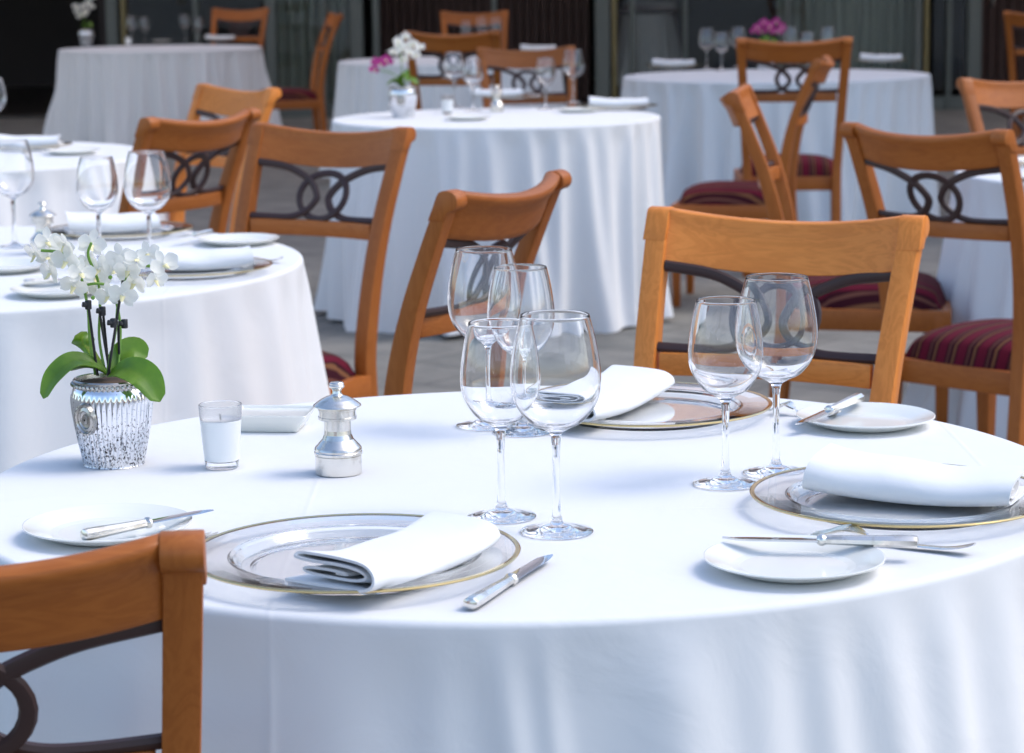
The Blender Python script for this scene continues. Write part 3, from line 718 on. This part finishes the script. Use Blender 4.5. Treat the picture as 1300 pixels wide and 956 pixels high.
# ------------------------------------------------------------------ pepper mills, candle glasses, dish
def make_mill():
    t = thing("pepper_mill", "", "pepper mill")
    MB().lathe([(.00001, 0), (.0255, 0), (.0262, .0008), (.0262, .0212), (.00001, .0212)], 48).build("base", M_silver, t, smooth=30)
    MB().lathe([(.0258, .0212), (.0272, .0226), (.0272, .0250), (.0262, .0262), (.0270, .0280), (.0262, .0305), (.0225, .0345), (.0180, .0395), (.0157, .0450), (.0152, .050), (.0152, .0615), (.0158, .062)], 48).build("body", M_silver, t, smooth=35)
    MB().lathe([(.0158, .062), (.0212, .0622), (.0218, .0630), (.0218, .0655), (.0208, .0660), (.0208, .0722), (.0218, .0730), (.0218, .0745), (.0205, .0765), (.0160, .0766)], 48).build("collar", M_silver, t, smooth=30)
    MB().lathe([(.0160, .0766), (.0262, .0768), (.0272, .0778), (.0268, .0790), (.0235, .0815), (.0185, .0850), (.0120, .0882), (.0075, .0895)], 48).build("cap", M_silver, t, smooth=40)
    MB().lathe([(.0075, .0895), (.0055, .0915), (.0048, .0945), (.0060, .0968), (.0083, .0985), (.0088, .1005), (.0078, .1020), (.0084, .1030), (.0072, .1045), (.00001, .1052)], 32).build("knob", M_silver, t, smooth=40)
    return t
ML = make_mill()
def place(o, first, px, py, label, cat, group, z=.7505, dy=0, name_used={}):
    c = o if first else copy_tree(o); p = at(px, py); c.location = (p.x, p.y+dy, z); c.rotation_euler = (0, 0, px*.7); tag(c, label, cat, group); return c
place(ML, True, 430, 601, "silver pepper mill beside the white dish on the front table", "pepper mill", "silver pepper mills")
place(ML, False, 56, 322, "silver pepper mill on the left table behind the blooms", "pepper mill", "silver pepper mills")
place(ML, False, 631, 142, "silver pepper mill on the middle table", "pepper mill", "silver pepper mills")
def make_votive():
    t = thing("candle_glass", "", "candle")
    MB().lathe([(.00001, .0004), (.0178, .0004), (.0188, .0014), (.0197, .0085), (.0180, .0090), (.00001, .0088)], 48).build("glass_base", M_glass, t, smooth=50)
    MB().lathe([(.00001, .0092), (.0182, .0092), (.0198, .0096), (.0218, .030), (.0238, .0560), (.0225, .0566), (.0205, .0560), (.008, .0552), (.00001, .0552)], 48).build("wax", M_wax, t, smooth=50)
    M_frost = mat("frosted_glass", (.97, .97, .97), .22, Transmission_Weight=1, IOR=1.5)
    MB().lathe([(.0225, .0568), (.0239, .0568), (.0249, .0735), (.0245, .0741), (.0237, .0741), (.0233, .0735), (.0224, .0575), (.0225, .0568)], 48).build("glass", M_frost, t, smooth=60)
    MB().tube([(0, 0, .055), (.0004, 0, .060), (.0012, 0, .0625)], .0007, 6).build("wick", M_black, t)
    return t
VT = make_votive()
place(VT, True, 282, 594, "white candle in a small clear glass beside the orchid pot", "candle", "small candle glasses")
place(VT, False, 568, 145, "white candle in a small glass on the middle table", "candle", "small candle glasses")
place(VT, False, 163, 58, "small candle glass on the far left table", "candle", "small candle glasses")
def rrect(w, d, r, z, n=5):
    out = []
    for cx, cy_, a0 in ((w/2-r, d/2-r, 0), (-w/2+r, d/2-r, 90), (-w/2+r, -d/2+r, 180), (w/2-r, -d/2+r, 270)):
        for k in range(n+1): a = RAD(a0+90*k/n); out.append((cx+r*cos(a), cy_+r*sin(a), z))
    return out
rings = [rrect(.001, .001, .0003, .001), rrect(.072, .052, .003, 0), rrect(.074, .054, .004, .001), rrect(.098, .074, .004, .0205), rrect(.099, .075, .004, .0215), rrect(.098, .074, .004, .0222), rrect(.093, .069, .003, .0218), rrect(.090, .066, .003, .0190), rrect(.001, .001, .0003, .0186)]
o = MB().grid(rings, cv=True).build("sugar_dish", M_porcelain, smooth=40)
q = at(346, 544); o.location = (q.x, q.y, .7506); o.rotation_euler = (0, 0, RAD(-6)); tag(o, "white rectangular porcelain dish between the candle and the pepper mill", "dish")

# ------------------------------------------------------------------ orchids
def make_pot():
    t = thing("flower_pot", "", "pot")
    prof = [(.00001, 0), (.0325, 0), (.0345, .0018), (.0372, .015), (.0412, .035), (.0446, .055), (.0465, .072), (.0466, .080), (.0455, .087), (.0440, .0905), (.0428, .0925)]
    prof = [(p.x, p.y) for p in smoothpath([(x, z, 0) for x, z in prof], 3)]
    def ribs(a, z):
        f = min(1, max(0, (.0855-z)/.004))*min(1, max(0, z/.004)); return 1+.034*f*(abs(sin(a*22))-.5)
    MB().lathe(prof, 264, rf=ribs).build("body", M_mercury, t, smooth=60)
    MB().lathe([(.0428, .0925), (.0436, .0965), (.0440, .100), (.0425, .1015), (.0408, .1005), (.0400, .094), (.00001, .094)], 64).build("rim", M_antique, t, smooth=50)
    b = MB()
    for k in range(46): a = 2*pi*k/46; b.ico((.0440*cos(a), .0440*sin(a), .0955), .0031, 1)
    bo = b.build("bead_ring", M_antique, t); bo["kind"] = "stuff"
    # oval medallion on the side towards the left of the camera
    m = MB(); P = []
    for r, h in ((0.001, .0045), (.0035, .0042), (.0045, .0020), (.0065, .0026), (.0075, .0042), (.0100, .0030), (.0112, .0048), (.0125, .0046), (.0132, 0)):
        P.append([(r*cos(2*pi*k/40)*.86*(1+.0), h+(.0011*sin(10*2*pi*k/40*2) if .005 < r < .0105 else .0007*(k % 2) if r > .0108 else 0), r*sin(2*pi*k/40)*1.12) for k in range(40)])
    m.grid(P, cv=True); mo = m.build("medallion", M_antique, t, smooth=40)
    a = RAD(-90-30)
    mo.location = (.0452*cos(a), .0452*sin(a), .060); mo.rotation_euler = (RAD(-7), 0, a-pi/2); mo.scale = (1.3, 1.1, 1.3)
    MB().lathe([(.00001, .0968), (.02, .0972), (.039, .0955)], 32, rf=lambda t_, z: 1+.03*sin(9*t_)).build("mulch", M_soil, t)
    return t
PT = make_pot()
pot1 = place(PT, True, 145, 589, "ribbed silver mercury glass pot holding the white orchid", "pot", "silver orchid pots"); pot1.rotation_euler = (0, 0, 0)
pot2 = place(PT, False, 512, 149, "silver pot with the white and pink orchid on the middle table", "pot", "silver orchid pots"); pot2.rotation_euler = (0, 0, .4); pot2.scale = (1.15,)*3
pot3 = place(PT, False, 110, 58, "silver pot with white flowers on the far left table", "pot", "silver orchid pots"); pot3.scale = (1.2,)*3
pot4 = place(PT, False, 972, 88, "silver pot with bright pink flowers on the far right table", "pot", "silver orchid pots"); pot4.scale = (1.1,)*3

def petal_mesh(name, ln, wd_, m, cup=.25):
    P = []
    for i in range(7):
        u = i/6; w = wd_*(sin(pi*min(1, u*.93+.06)) ** .7)*(.55+.6*u if u < .7 else .97)
        P.append([(ln*u, w*v, ln*(cup*u*u*.8-.10*sin(pi*u))+.18*w*v*v) for v in (-1, -.5, 0, .5, 1)])
    return MB().grid(P).mesh(name, m, smooth=80)
PM = {}
for nm, mm in (("w", M_petal), ("p", M_pink)):
    PM[nm] = (petal_mesh("petal", .0174, .0092, mm, .15), petal_mesh("petal", .0166, .0058, mm, .05))
core_me = MB().ico((0, 0, .001), .0022, 1).mesh("flower", M_petal); core_mep = MB().ico((0, 0, .001), .0022, 1).mesh("flower", M_pink)
lipm = MB(); lipm.grid([[(.0012+.0062*u, .0032*v*(1-.5*u), .0035+.003*u-.003*abs(v)+.0035*u*u) for v in (-1, -.4, .4, 1)] for u in (0, .3, .6, 1)])
lip_me = lipm.mesh("lip", M_lip, smooth=80)
def flower(parent, p, face, roll, s=1.0, kind="w"):
    """one five petalled bloom: local z looks along face"""
    f = link("flower", core_me if kind == "w" else core_mep, parent)
    qn = Vector(face).normalized().to_track_quat('Z', 'Y')
    f.rotation_mode = 'QUATERNION'; f.rotation_quaternion = qn @ Matrix.Rotation(roll, 3, 'Z').to_quaternion(); f.location = p; f.scale = (s,)*3
    for ang, which in ((5, 0), (175, 0), (90, 1), (215, 1), (325, 1)):
        q_ = link("petal", PM[kind][which], f); q_.rotation_euler = (0, 0, RAD(ang)); q_.location = (0, 0, .0004*(which == 0))
    l = link("lip", lip_me, f); l.rotation_euler = (0, 0, RAD(270)); return f
def leaf(parent, pts, w, twist=0, fold=.25):
    path = smoothpath(pts, 6); n = len(path); P = []
    for i, p in enumerate(path):
        u = i/(n-1); a, b = path[max(0, i-1)], path[min(n-1, i+1)]; t = (b-a).normalized()
        side = t.cross(Vector((0, 0, 1))); side = side.normalized() if side.length > .05 else Vector((0, -1, 0))
        side = Matrix.Rotation(twist, 3, t) @ side; up = side.cross(t)
        ww = w*(sin(pi*min(1, .10+.86*u)) ** .55)*(.6+.55*u if u < .75 else 1.01); ww = max(.0004, ww if u < .999 else .0008)
        P.append([p+side*ww*v+up*(fold*ww*abs(v) ** 1.3) for v in (-1, -.6, -.2, 0, .2, .6, 1)])
    Q = [[p+Vector((0, 0, -.0011)) for p in r] for r in P]
    m = MB(); m.grid(P); m.grid([r[::-1] for r in Q])
    k = 7
    o0 = 0; o1 = n*k
    for i in range(n-1):
        m.f += [(i*k, (i+1)*k, o1+(i+1)*k+k-1, o1+i*k+k-1), (i*k+k-1, o1+i*k, o1+(i+1)*k, (i+1)*k+k-1)]
    return m.build("leaf", M_leaf, parent, smooth=60)
def rel(base, px, py, dy=0):
    p = atY(px, py, base.y+dy); return p-base
rnd = random.Random(8)
b1 = Vector(pot1.location)
orc = thing("orchid", "white moth orchid with black support sticks in the silver pot", "orchid", tuple(b1))
leaf(orc, [rel(b1, 137, 474), rel(b1, 118, 461, -.01), rel(b1, 92, 458, -.022), rel(b1, 68, 478, -.034), rel(b1, 55, 505, -.040)], .0145, twist=-.55)
leaf(orc, [rel(b1, 134, 472, .012), rel(b1, 118, 455, .028), rel(b1, 107, 438, .036), rel(b1, 103, 421, .034)], .0165, twist=1.2)
leaf(orc, [rel(b1, 140, 472, .006), rel(b1, 152, 452, .016), rel(b1, 170, 444, .022), rel(b1, 187, 452, .022)], .0170, twist=1.0)
leaf(orc, [rel(b1, 140, 474, -.008), rel(b1, 160, 468, -.028), rel(b1, 185, 479, -.042), rel(b1, 203, 509, -.050)], .0195, twist=.75)
leaf(orc, [rel(b1, 136, 474, 0), rel(b1, 112, 466, .012), rel(b1, 90, 470, .018)], .006, twist=.3)
stakes = (((124, 477), (112, 386), -.004), ((140, 477), (126, 394), .004), ((137, 477), (156, 356), -.010), ((138, 470), (131, 398), .012), ((152, 470), (150, 408), .014))
for (a, b, dy) in stakes:
    MB().tube([rel(b1, *a, dy), rel(b1, *b, dy)], .0016, 7).build("support_stick", M_black, orc)
for (px, py, dy) in ((112, 387, -.006), (130, 395, .002), (144, 410, -.012), (158, 411, .010)):
    c = rel(b1, px, py, dy); m = MB().tube([c+Vector((0, 0, -.0052)), c+Vector((0, 0, .0052))], .0040, 10)
    m.tube([c+Vector((-.001, -.001, 0)), c+Vector((-.0065, -.003, .001))], [.003, .0034], 8); m.build("clip", M_black, orc, bevel=.0006, seg=1)
sprays = [([(121, 476), (114, 430), (111, 388), (100, 345), (80, 322), (52, 318)], -.002), ([(134, 476), (126, 430), (127, 390), (124, 355), (112, 325), (116, 308)], .006), ([(136, 474), (146, 425), (150, 385), (160, 352), (178, 338), (205, 340)], -.006), ([(150, 468), (153, 420), (148, 385), (140, 365), (125, 360), (108, 362)], .010)]
for pts, dy in sprays:
    MB().tube(smoothpath([rel(b1, x, y, dy+(.012*sin(i))) for i, (x, y) in enumerate(pts)], 5), .0017, 6).build("flower_stem", M_stem, orc)
for (px, py) in ((44, 322), (60, 306), (82, 310), (84, 330), (64, 345), (62, 326), (76, 318), (116, 309), (110, 331), (126, 341), (94, 362), (110, 366), (124, 352), (148, 341), (137, 375), (170, 358), (175, 329), (187, 322), (208, 335), (198, 354), (156, 374), (152, 326), (162, 342), (103, 346)):
    sp = Vector((rnd.uniform(-.7, .7), -1+rnd.uniform(-.1, .7), rnd.uniform(-.35, .45)))
    flower(orc, rel(b1, px, py, rnd.uniform(-.03, .025)), sp, rnd.uniform(-.4, .4), rnd.uniform(.94, 1.10))
for (px, py) in ((92, 338), (100, 331), (140, 352), (118, 378)):
    MB().ico(rel(b1, px, py, -.02), .0028, 1).build("bud", M_stem, orc)

def far_orchid(pot, spots, leaves, label, s):
    b = Vector(pot.location); o = thing("orchid", label, "orchid", tuple(b))
    for px, py, kind in spots:
        p = rel(b, px, py, rnd.uniform(-.03, .03)); flower(o, p, (rnd.uniform(-.5, .5), -1, rnd.uniform(-.2, .5)), rnd.uniform(-.4, .4), s, kind)
    top = .1*pot.scale[0]
    for kind in sorted({q[2] for q in spots}):
        c = [q for q in spots if q[2] == kind]; e = rel(b, c[0][0], c[0][1])
        MB().tube(smoothpath([(0, 0, top), (e.x*.3, 0, (top+e.z)*.55), tuple(e)], 5), .002, 6).build("flower_stem", M_stem, o)
    for dx, dz, w in leaves: leaf(o, [(0, 0, top), (dx*.5, -.01, top+dz), (dx, -.02, top+dz*.4)], w, .5)
    return o
far_orchid(pot2, [(505, 52, "w"), (515, 46, "w"), (524, 55, "w"), (533, 60, "w"), (510, 62, "w"), (520, 66, "w"), (500, 66, "w"), (513, 75, "w"), (528, 70, "w"), (507, 57, "w"), (519, 57, "w"), (475, 88, "p"), (490, 75, "p"), (483, 80, "p"), (477, 78, "p"), (493, 79, "p")],
    ((.06, .03, .016), (-.06, .025, .016), (.02, .06, .016), (-.02, .045, .014)), "orchid with white and magenta blooms in the pot on the middle table", 1.25)
far_orchid(pot3, [(98, 14, "w"), (105, 8, "w"), (112, 3, "w"), (118, -4, "w"), (101, 20, "w"), (109, 14, "w"), (96, 8, "w"), (116, 8, "w"), (106, 18, "w")], ((.05, .05, .02), (-.03, .04, .02)), "white orchid on the far left table before the dark doorway", 1.7)
far_orchid(pot4, [(962, 34, "p"), (970, 28, "p"), (978, 32, "p"), (986, 27, "p"), (993, 34, "p"), (966, 40, "p"), (982, 40, "p"), (975, 37, "p"), (989, 39, "p"), (973, 31, "p"), (958, 39, "p")], ((.06, .05, .02), (-.05, .05, .02), (.0, .07, .02)), "bunch of bright pink orchid blooms on the far right table", 1.5)
